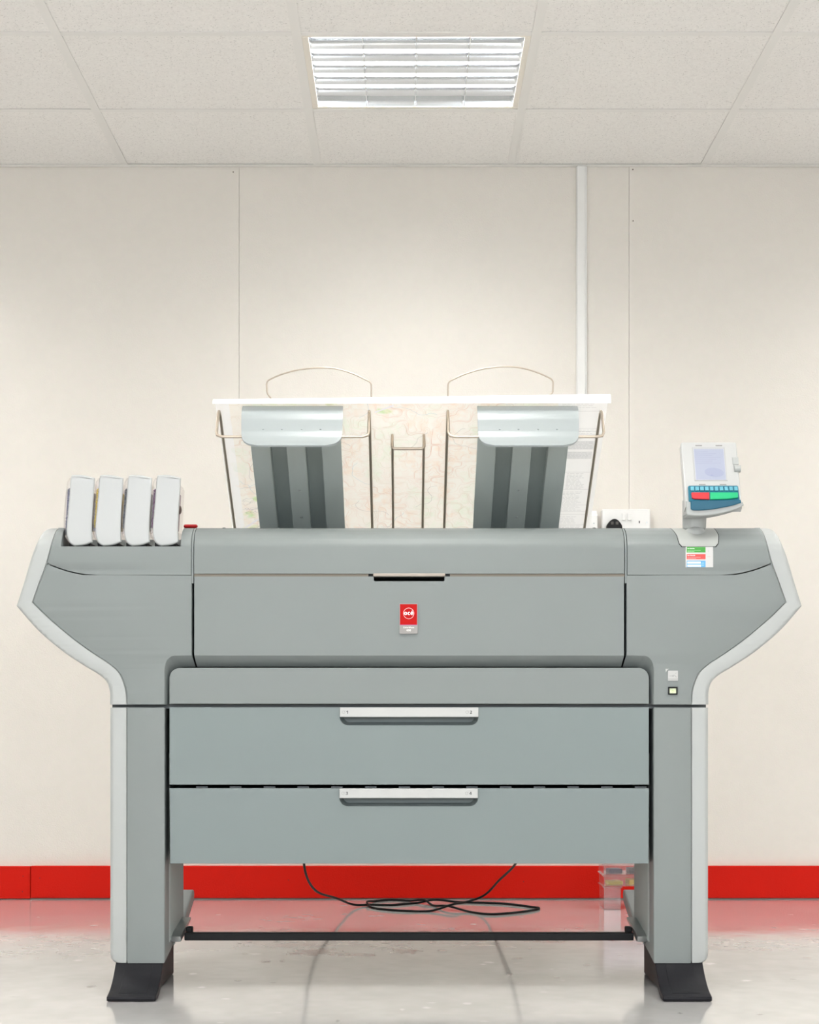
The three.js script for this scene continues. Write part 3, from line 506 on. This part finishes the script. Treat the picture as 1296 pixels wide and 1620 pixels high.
// ---------------------------------------------------------------- output tray: wire supports and two guide plates
// All lie on a slope that rises towards the front: height 1.015 at z = -0.40, 1.226 at z = -0.05.
const slopeY = z => 1.015 + (z + 0.40) * 0.603;
{
  const R = 0.0031;
  const support = (x0, x1, z) => part('wire_support', wire([V(x0, slopeY(-0.47), -0.47), V(x0, slopeY(z) + 0.012, z + 0.02), V(x0, slopeY(z) - 0.062, z + 0.078), V(x1, slopeY(z) - 0.062, z + 0.078), V(x1, slopeY(z) + 0.012, z + 0.02), V(x1, slopeY(-0.47), -0.47)], R, [0.035, 0.013, 0.013, 0.035]), M.rod, printer);
  support(-0.402, -0.0843, -0.055); support(0.082, 0.4058, -0.055);
  part('wire_support', wire([V(-0.036, slopeY(-0.47), -0.47), V(-0.036, slopeY(-0.125) + 0.008, -0.105), V(-0.037, slopeY(-0.125) - 0.03, -0.085), V(0.033, slopeY(-0.125) - 0.03, -0.085), V(0.032, slopeY(-0.125) + 0.008, -0.105), V(0.032, slopeY(-0.47), -0.47)], R * 0.92, [0.016, 0.008, 0.008, 0.016]), M.rod, printer);
  const hoop = (pts) => part('wire_hoop', wire(pts.map(([x, y]) => V(x, y, -0.3)), 0.0018, pts.slice(1, -1).map((p, i) => p[2] || 0.02), 8), M.rod, printer, 'bent wire hoop above the sheet');
  hoop([[-0.309, 1.1], [-0.309, 1.293, 0.006], [-0.3195, 1.305, 0.006], [-0.321, 1.333, 0.008], [-0.29, 1.348], [-0.25, 1.359], [-0.205, 1.3635], [-0.165, 1.362], [-0.125, 1.350], [-0.0845, 1.33, 0.008], [-0.0845, 1.1]]);
  hoop([[0.0885, 1.1], [0.0885, 1.331, 0.008], [0.12, 1.347], [0.165, 1.361], [0.215, 1.3665], [0.255, 1.3635], [0.295, 1.351], [0.3255, 1.336, 0.008], [0.3245, 1.306, 0.006], [0.311, 1.299, 0.006], [0.309, 1.1]]);
  // guide plates: three ribs with two deep channels between, curved over into a pale front flap
  const guide = (x0, x1, fx0, fx1) => {
    const g = new THREE.Group(); g.name = 'guide_plate'; printer.add(g);
    const w = x1 - x0, cuts = [0, 0.206, 0.397, 0.596, 0.787, 1], ny = Math.cos(Math.atan(0.603)), nz = -Math.sin(Math.atan(0.603));
    const strip = (a, b, deep, name, z1 = -0.05) => { const z0 = -0.47, o = deep; part(name, extrudeX([[z0 + nz * o, slopeY(z0) + ny * o], [z1 + nz * o, slopeY(z1) + ny * o], [z1 + nz * (o + 0.004), slopeY(z1) + ny * (o + 0.004)], [z0 + nz * (o + 0.004), slopeY(z0) + ny * (o + 0.004)]], x0 + w * a, x0 + w * b, 0.0005), M.greyTray, g); };
    for (let k = 0; k < 5; k++) strip(cuts[k], cuts[k + 1], k % 2 ? 0 : -0.034, k % 2 ? 'channel' : 'rib');
    for (let k = 1; k < 5; k++) { const x = x0 + w * cuts[k], z0 = -0.47, z1 = -0.05; part('channel_side', extrudeX([[z0 - 0.033 * nz, slopeY(z0) - 0.033 * ny], [z1 - 0.033 * nz, slopeY(z1) - 0.033 * ny], [z1 + 0.003 * nz, slopeY(z1) + 0.003 * ny], [z0 + 0.003 * nz, slopeY(z0) + 0.003 * ny]], x - 0.001, x + 0.001), M.greyTray, g); }
    for (const q of [0.4, 0.68]) part('screw', new THREE.SphereGeometry(0.0028, 10, 8).scale(1, 0.6, 1).translate(x0 + w * 0.5, slopeY(-0.45 + 0.3 * q) - 0.03, -0.45 + 0.3 * q + 0.018), M.steel, g);
    // flap: swept over the front, lower corners rounded
    const prof = smooth([[-0.062, 1.214], [-0.045, 1.2285], [-0.02, 1.2295], [0.0, 1.222], [0.013, 1.205], [0.019, 1.185], [0.025, 1.166], [0.034, 1.151], [0.046, 1.1385]], 30), rows = prof.length, cols = 24, front = [], back = [];
    let len = 0; const acc = prof.map((p, i) => i ? (len += Math.hypot(p[0] - prof[i - 1][0], p[1] - prof[i - 1][1])) : 0);
    const cw = 0.032;
    prof.forEach(([z, y], i) => {
      const d = len - acc[i], bow = 0.003 * Math.sin(Math.PI * Math.min(1, acc[i] / len)), e = (d < cw ? cw - Math.sqrt(Math.max(0, cw * cw - (cw - d) * (cw - d))) : 0) + (acc[i] < 0.05 ? 0.006 * (1 - acc[i] / 0.05) : 0) - bow;
      const t = i + 1 < rows ? [prof[i + 1][0] - z, prof[i + 1][1] - y] : [z - prof[i - 1][0], y - prof[i - 1][1]], tl = Math.hypot(...t), n = [-t[1] / tl, t[0] / tl];
      front.push([]); back.push([]);
      for (let k = 0; k <= cols; k++) { const x = lerp(fx0 + e, fx1 - e, k / cols); front[i].push([x, y + 0.0022 * n[1], z + 0.0022 * n[0]]); back[i].push([x, y - 0.0022 * n[1], z - 0.0022 * n[0]]); }
    });
    const pos = [], quad = (a, b, c, d) => pos.push(...a, ...b, ...c, ...a, ...c, ...d);
    for (let i = 0; i + 1 < rows; i++) for (let k = 0; k < cols; k++) { quad(front[i][k], front[i + 1][k], front[i + 1][k + 1], front[i][k + 1]); quad(back[i][k], back[i][k + 1], back[i + 1][k + 1], back[i + 1][k]); }
    for (let i = 0; i + 1 < rows; i++) { quad(front[i][0], back[i][0], back[i + 1][0], front[i + 1][0]); quad(front[i][cols], front[i + 1][cols], back[i + 1][cols], back[i][cols]); }
    for (let k = 0; k < cols; k++) { quad(front[rows - 1][k], back[rows - 1][k], back[rows - 1][k + 1], front[rows - 1][k + 1]); quad(front[0][k], front[0][k + 1], back[0][k + 1], back[0][k]); }
    const flap = part('flap', fromTriangles(pos, 0.7), M.flap, g, 'pale curved front flap');
    for (const q of [0.21, 0.4, 0.6, 0.79]) part('flap_rib', new THREE.SphereGeometry(0.0022, 10, 8).scale(1, 0.7, 0.7).translate(lerp(fx0, fx1, q), 1.1765, 0.0235), M.flap, flap);
  };
  guide(-0.3395, -0.1455, -0.347, -0.1415);
  guide(0.1462, 0.3416, 0.1454, 0.3507);
}

// ---------------------------------------------------------------- the printed map sheet lying on the tray
{
  const nx = 48, ny = Math.cos(Math.atan(0.603)), nz = -Math.sin(Math.atan(0.603)), prof = [];
  for (let k = 0; k <= 24; k++) { const z = lerp(-0.47, -0.06, k / 24); prof.push([z + nz * 0.0062, slopeY(z) + ny * 0.0062]); }
  prof.push([-0.045, 1.2352], [-0.03, 1.2402], [-0.015, 1.2428], [-0.002, 1.243], [0.008, 1.2415], [0.013, 1.238], [0.0155, 1.2335], [0.0165, 1.2305]);
  let len = 0; const acc = prof.map((p, i) => i ? (len += Math.hypot(p[0] - prof[i - 1][0], p[1] - prof[i - 1][1])) : 0);
  const pos = [], uv = [], idx = [], X0 = -0.4085, X1 = 0.4195;
  prof.forEach(([z, y], i) => {
    for (let k = 0; k <= nx; k++) {
      const q = k / nx, t = Math.max(0, (acc[i] - 0.3) / (len - 0.3)), lift = 0.0135 * q * t * t * 1.0, drop = i > 28 ? -0.012 * q * (i - 28) / 4 : 0;
      pos.push(lerp(X0, X1, q) - 0.004 * t * (1 - 2 * q) * 0.4, y + lift + drop, z); uv.push(q, acc[i] / len);
    }
  });
  const n1 = nx + 1, R = prof.length;
  for (let i = 0; i + 1 < R; i++) for (let k = 0; k < nx; k++) {
    const a = i * n1 + k, b = a + 1, c = a + n1, d = c + 1;
    idx.push(a, b, d, a, d, c);
  }
  const g = new THREE.BufferGeometry(); g.setAttribute('position', new THREE.Float32BufferAttribute(pos, 3)); g.setAttribute('uv', new THREE.Float32BufferAttribute(uv, 2)); g.setIndex(idx); g.computeVertexNormals();
  const map = canvasTexture(2048, 1280, (c, w, h) => {
    const r = random(77), f = noiseField(501, 20), f2 = noiseField(502, 48);
    c.fillStyle = '#f7f6f5'; c.fillRect(0, 0, w, h);
    const mx0 = 70, mx1 = 1790, my0 = 60;
    c.fillStyle = '#f6f2ea'; c.fillRect(mx0, my0, mx1 - mx0, h);
    for (let k = 0; k < 2600; k++) {                                   // pale tints
      const x = lerp(mx0, mx1, r()), y = lerp(my0, h, r()), q = f(x / w, y / w);
      c.fillStyle = q > 0.6 ? 'rgba(240,214,196,0.10)' : q < 0.36 ? 'rgba(232,236,218,0.12)' : 'rgba(246,236,222,0.10)';
      c.beginPath(); c.ellipse(x, y, 8 + 34 * r(), 5 + 20 * r(), r() * 3, 0, 7); c.fill();
    }
    const green = [[70, 1180, 110, 120], [110, 1010, 60, 40], [160, 880, 40, 26], [930, 1250, 60, 30], [600, 130, 60, 30], [980, 110, 140, 22], [330, 110, 200, 30], [1330, 100, 160, 26], [880, 200, 70, 26], [1260, 1260, 90, 30]];
    for (const [x, y, a, b] of green) for (let k = 0; k < 22; k++) { c.fillStyle = `rgba(${190 + 20 * r() | 0},${214 + 16 * r() | 0},${140 + 40 * r() | 0},0.16)`; c.beginPath(); c.ellipse(Math.max(mx0 + 4, x + a * (r() - 0.5)), y + b * (r() - 0.5), a * 0.35 * r() + 4, b * 0.4 * r() + 4, r(), 0, 7); c.fill(); }
    c.save(); c.beginPath(); c.rect(mx0, my0, mx1 - mx0, h); c.clip();
    for (let k = 0; k < 1500; k++) {                                   // contour lines follow a noise field
      let x = lerp(mx0, mx1, r()), y = lerp(my0, h, r()); const tone = f(x / w, y / w);
      c.strokeStyle = tone > 0.52 ? 'rgba(214,150,128,0.26)' : 'rgba(200,176,152,0.22)'; c.lineWidth = 0.7 + 0.7 * r();
      c.beginPath(); c.moveTo(x, y);
      for (let i = 0; i < 26; i++) { const e = 0.004, gx = f2((x / w) + e, y / w) - f2((x / w) - e, y / w), gy = f2(x / w, (y / w) + e) - f2(x / w, (y / w) - e), l = Math.hypot(gx, gy) || 1; x += -gy / l * 7; y += gx / l * 7; c.lineTo(x, y); }
      c.stroke();
    }
    for (let k = 0; k < 26; k++) { let x = lerp(mx0, mx1, r()), y = lerp(my0, h, r()), a = r() * 6.28; c.strokeStyle = k % 3 ? 'rgba(150,180,205,0.5)' : 'rgba(120,120,130,0.4)'; c.lineWidth = 1.6; c.beginPath(); c.moveTo(x, y); for (let i = 0; i < 30; i++) { a += (r() - 0.5) * 0.9; x += 9 * Math.cos(a); y += 9 * Math.sin(a); c.lineTo(x, y); } c.stroke(); }
    for (let k = 0; k < 14; k++) { c.strokeStyle = 'rgba(130,130,140,0.45)'; c.lineWidth = 1.5; let x = mx0 + 30 * r(), y = lerp(820, 1240, r()); c.beginPath(); c.moveTo(x, y); for (let i = 0; i < 14; i++) { x += 12 * r(); y += 18 * (r() - 0.6); c.lineTo(x, y); } c.stroke(); }
    c.strokeStyle = 'rgba(236,234,240,0.9)'; c.lineWidth = 9; c.beginPath(); c.moveTo(560, 1260); c.lineTo(640, 1180); c.moveTo(830, 210); c.lineTo(930, 160); c.moveTo(70, 1130); c.lineTo(200, 1010); c.stroke();
    c.restore();
    // legend column at the right margin: fine print only as grey lines
    c.fillStyle = '#f6f5f4'; c.fillRect(mx1, 0, w - mx1, h);
    const ink = a => `rgba(120,122,126,${a})`;
    const lines = (x, y, wd, n, step, a) => { for (let k = 0; k < n; k++) { let q = x; while (q < x + wd * (0.75 + 0.25 * r())) { const l = 8 + 22 * r(); c.fillStyle = ink(a); c.fillRect(q, y + k * step, l, 3); q += l + 5; } } };
    for (const y of [150, 210, 330, 350, 372, 660, 800, 930, 985, 1010, 1100]) { c.fillStyle = ink(0.3); c.fillRect(1812, y, 200, 2); }
    c.fillStyle = ink(0.16); c.fillRect(1862, 420, 150, 64); c.fillRect(1862, 500, 140, 56);
    lines(1866, 426, 140, 6, 10, 0.25); lines(1866, 506, 130, 5, 10, 0.25); lines(1812, 420, 40, 22, 20, 0.25);
    lines(1880, 672, 90, 12, 11, 0.3); lines(1862, 820, 110, 10, 11, 0.25); lines(1812, 940, 180, 4, 11, 0.25); lines(1820, 1030, 150, 5, 13, 0.25); lines(1860, 1110, 130, 10, 13, 0.3); lines(1812, 160, 190, 3, 12, 0.2); lines(1812, 340, 180, 3, 12, 0.22);
    c.fillStyle = 'rgba(90,150,190,0.6)'; for (let k = 0; k < 8; k++) c.fillRect(1836, 1115 + k * 14, 12, 5);
    c.fillStyle = 'rgba(220,150,140,0.5)'; c.fillRect(1880, 388, 26, 10);
    // head of the sheet: white margin with a fine frame line, and a small blue mark with a line of text
    c.fillStyle = '#faf9f9'; c.fillRect(0, 0, w, my0); c.strokeStyle = ink(0.3); c.lineWidth = 2; c.beginPath(); c.moveTo(0, 52); c.lineTo(1790, 52); c.stroke();
    c.fillStyle = '#5a5aa8'; c.fillRect(1822, 34, 34, 9); c.fillStyle = ink(0.4); for (let x = 1862; x < 1960; x += 9) c.fillRect(x, 36, 6, 6);
  });
  map.anisotropy = 8;
  const m = thing('map_sheet', g, new THREE.MeshPhysicalMaterial({ map, roughness: 1, side: THREE.DoubleSide, transmission: 0.42, thickness: 0 }));
  m.position.set(PX, 0, PZ); tag(m, 'large printed paper map lying over the printer output wires', 'map');
}

// ---------------------------------------------------------------- four ink tanks in a row
{
  const X0 = -0.7205;                                                  // left edge of the first tank, from the printer's middle
  const o = (pts, dx = 0) => pts.map(([u, v]) => [X(u) - X0 + dx, Y(v) - Y(864.3)]);
  const front = [...smooth([[112, 750.5], [124, 749.8], [138, 752], [148, 755]], 10), ...smooth([[148, 756], [147, 775], [144.8, 808], [143.6, 838], [144.6, 856.4]], 14), ...smooth([[144.4, 857], [132, 861.4], [116.5, 863.2]], 8), ...smooth([[112.5, 861.4], [108, 857.6], [104.6, 849], [103.4, 836], [105.2, 812], [108, 780], [109.6, 756], [111, 751.5]], 18)];
  const tints = [['#3f3a5c', 'leftmost white ink tank, grey violet pearls showing at its edge'], ['#e0bf14', 'second white ink tank from the left, yellow pearls showing beside it'], ['#3a3a44', 'third white ink tank from the left, blackish pearls showing beside it'], ['#6a2a56', 'white ink tank nearest the red lever, purple pearls showing beside it']];
  const r = random(23);
  tints.forEach(([color, label], k) => {
    const t = base('ink_tank', PX + X0 + 45.6 / U * k, Y(864.3), PZ - 0.012);
    tag(t, label, 'ink tank', 'ink tanks on the printer');
    part('shell', extrude(shapeOf(o(front).reverse()), -0.0085, 0, 0.0035), M.shell, t, 'smooth white front shell');
    const body = [[103.2, 760], [107, 754], [138, 757], [140, 762], [136, 840], [132, 856], [105, 856], [99.6, 848], [97.4, 838], [97.6, 815], [100, 787]];
    part('clear_body', extrude(shapeOf(o(body).reverse()), -0.16, -0.009, 0.003), M.clear, t, 'clear plastic body');
    const balls = [], ball = new THREE.IcosahedronGeometry(1, 0);
    for (let n = 0; n < 420; n++) {
      const q = r(), y = Y(lerp(832, 772, q)) - Y(864.3), xl = X(lerp(97.6, 102, q)) - X0 + 0.0012, xr = xl + 0.044, s = 0.0026 + 0.0022 * r();
      const edge = n % 3, x = edge === 0 ? xl + s : edge === 1 ? xr - s : lerp(xl + s, xl + 0.016, r()), z = edge === 2 ? -0.0145 : lerp(-0.1, -0.0145, r() * r());
      balls.push(ball.clone().rotateX(r() * 6).rotateY(r() * 6).scale(s, s, s).translate(x, y, z));
    }
    part('toner_fill', extrude(shapeOf(o([[103, 772], [138, 773], [134.5, 832], [99.4, 833]]).reverse()), -0.12, -0.0165, 0.002), plastic(color, 0.5), t);
    const pearls = part('toner_pearls', merge(balls), plastic(color, 0.25), t); pearls.userData.kind = 'stuff';
    part('tank_base', box(X(106) - X0, X(139) - X0, 0.0005, Y(856.5) - Y(864.3), -0.165, -0.0095, 0.002), M.black, t);
    if (k === 3) part('tank_knob', new THREE.SphereGeometry(0.009, 16, 12).scale(0.5, 1.1, 1).translate(0.0515, 0.083, -0.05), plastic('#5c4a44', 0.4), t, 'small dark knob on the side');
  });
}

// ---------------------------------------------------------------- on the wall: trunking, outlet box, double socket with a plug
{
  const t = base('cable_trunking', 0.551, 1.2, 0); tag(t, 'thin white vertical cable trunking running up the cream wall', 'trunking');
  part('trunking_base', box(-0.0165, 0.0165, -0.02, 1.0775, 0.0002, 0.009, 0.0008), M.socket, t);
  part('trunking_lid', box(-0.0145, 0.0105, -0.02, 1.0775, 0.0092, 0.0145, 0.0015), M.socket, t);
  const b = base('outlet_box', 0.583, 1.2, 0); tag(b, 'small white outlet box with a slanting top at the trunking', 'outlet box');
  part('box_body', extrudeX([[0.0002, 0.008], [0.024, -0.006], [0.026, -0.01], [0.026, -0.09], [0.0002, -0.09]], -0.013, 0.0155, 0.0012), M.socket, b);
  part('box_screw', new THREE.CylinderGeometry(0.0022, 0.0022, 0.001, 12).rotateX(Math.PI / 2).translate(0.004, -0.034, 0.0263), M.steel, b);
  const s = base('wall_socket', 0.687, 1.167, 0); tag(s, 'white double wall socket with two switches beside the control panel', 'wall socket');
  part('socket_plate', box(-0.075, 0.075, -0.043, 0.043, 0.0002, 0.03, 0.004), M.socket, s);
  part('switch', box(-0.0135, -0.0015, 0.008, 0.03, 0.028, 0.033, 0.0012), M.socket, s);
  part('switch', box(0.0035, 0.0155, 0.008, 0.03, 0.028, 0.0355, 0.0012), M.socket, s);
  for (const x of [-0.0375, 0.0405]) { part('pin_hole', box(x - 0.0016, x + 0.0016, -0.001, 0.0065, 0.0285, 0.0304), M.hole, s); for (const q of [-0.011, 0.011]) part('pin_hole', box(x + q - 0.003, x + q + 0.003, -0.03, -0.026, 0.0285, 0.0304), M.hole, s); }
  part('plate_screw', new THREE.CylinderGeometry(0.0028, 0.0028, 0.001, 14).rotateX(Math.PI / 2).translate(0.063, 0.0015, 0.0304), M.steel, s);
  const p = base('mains_plug', 0.6475, 1.167, 0.031); tag(p, 'black mains plug in the left half of the wall socket', 'plug');
  const dome = smooth([[-0.0235, -0.03], [-0.0235, -0.012], [-0.019, -0.003], [-0.009, 0.0075], [0, 0.01], [0.009, 0.0075], [0.019, -0.003], [0.0235, -0.012], [0.0235, -0.03]], 30);
  part('plug_body', extrude(shapeOf([...dome].reverse()), 0, 0.03, 0.004), M.black, p);
  for (const q of [-1, 1]) part('finger_grip', box(q * 0.0075 - 0.004, q * 0.0075 + 0.004, -0.008, 0.001, 0.0295, 0.0315, 0.001).rotateZ(0), plastic('#4a4640', 0.35), p);
}

// ---------------------------------------------------------------- on the floor: a looped cable and clear boxes
{
  // seen from above: x and z on the floor, y is the height of the cable's middle
  const r = 0.0034, F = (x, z, y = r) => V(x, y, z);
  const pts = [V(-0.25, 0.29, 1.12), V(-0.258, 0.2, 1.02), V(-0.245, 0.1, 0.72), V(-0.195, 0.045, 0.42), V(-0.145, 0.008, 0.25), F(-0.1, 0.2), F(-0.04, 0.21), F(0.0, 0.18), F(0.04, 0.15), F(0.09, 0.13, 0.0105), F(0.165, 0.13), F(0.235, 0.145), F(0.305, 0.175), F(0.378, 0.265), F(0.398, 0.3), F(0.36, 0.37), F(0.3, 0.43), F(0.245, 0.455), F(0.19, 0.395), F(0.13, 0.31, 0.0105), F(0.085, 0.22), F(0.06, 0.14, 0.0105), F(0.015, 0.09), F(-0.04, 0.06), F(-0.09, 0.1), F(-0.112, 0.19, 0.0105), F(-0.098, 0.275), F(-0.055, 0.335), F(0.005, 0.37), F(0.075, 0.372), F(0.14, 0.33, 0.0175), V(0.19, 0.018, 0.25), V(0.228, 0.03, 0.24), V(0.272, 0.1, 0.45), V(0.3, 0.2, 0.9), V(0.305, 0.29, 1.12)];
  const c = thing('power_cable', new THREE.TubeGeometry(new THREE.CatmullRomCurve3(pts, false, 'centripetal'), 420, r, 8), M.rubber);
  tag(c, 'black power cable hanging from the printer and looped on the floor', 'cable');
}
{
  const clear = new THREE.MeshPhysicalMaterial({ color: '#f6f2f2', roughness: 0.12, transmission: 0.94, thickness: 0, ior: 1.45 });
  const openBox = (w, d, h, t, rim) => merge([box(-w / 2, w / 2, 0, t, -d / 2, d / 2, t / 3), box(-w / 2, -w / 2 + t, t, h, -d / 2, d / 2, t / 3), box(w / 2 - t, w / 2, t, h, -d / 2, d / 2, t / 3), box(-w / 2, w / 2, t, h, d / 2 - t, d / 2, t / 3), box(-w / 2, w / 2, t, h, -d / 2, -d / 2 + t, t / 3)]);
  const rimOf = (w, d, h, o) => merge([box(-w / 2 - o, w / 2 + o, h - 0.004, h, d / 2, d / 2 + o, 0.001), box(-w / 2 - o, w / 2 + o, h - 0.004, h, -d / 2 - o, -d / 2, 0.001), box(-w / 2 - o, -w / 2, h - 0.004, h, -d / 2, d / 2, 0.001), box(w / 2, w / 2 + o, h - 0.004, h, -d / 2, d / 2, 0.001)]);
  const place = (name, x, y, z, w, d, h, label) => { const g = base(name, x, y, z); tag(g, label, 'storage box', 'clear boxes stacked by the skirting'); part('box_wall', openBox(w, d, h, 0.0022), clear, g); part('rim', rimOf(w, d, h, 0.004), clear, g); return g; };
  place('clear_tub', 0.613, 0.0005, 0.245, 0.05, 0.13, 0.068, 'tall empty clear plastic tub at the bottom of the box stack');
  place('clear_tray', 0.66, 0.069, 0.245, 0.145, 0.14, 0.033, 'shallow clear tray with yellow packets, second from the floor');
  place('clear_tray', 0.66, 0.1025, 0.245, 0.147, 0.14, 0.034, 'shallow clear tray with dark blue packets, on top of the yellow one');
  place('clear_tray', 0.66, 0.137, 0.245, 0.147, 0.14, 0.034, 'topmost shallow clear tray of the stack, half hidden by the drawer');
  const item = (name, x, y, z, w, h, color, label, cat) => { const m = thing(name, new RoundedBoxGeometry(w, h, 0.05, 2, 0.003), plastic(color, 0.45)); m.position.set(x, y + h / 2, z); m.rotation.y = 0.12; tag(m, label, cat); };
  item('yellow_packet', 0.622, 0.0716, 0.27, 0.044, 0.011, '#cfc43c', 'pale yellow packet at the left of the lower clear tray', 'packet');
  item('yellow_packet', 0.685, 0.0716, 0.27, 0.05, 0.016, '#e0c40e', 'bright yellow packet at the right of the lower clear tray', 'packet');
  item('dark_packet', 0.622, 0.1051, 0.27, 0.04, 0.013, '#22224a', 'dark blue packet at the left of the middle clear tray', 'packet');
  item('dark_packet', 0.687, 0.1051, 0.27, 0.05, 0.016, '#251c30', 'blackish packet at the right of the middle clear tray', 'packet');
}

shade(scene);
renderer.render(scene, camera);
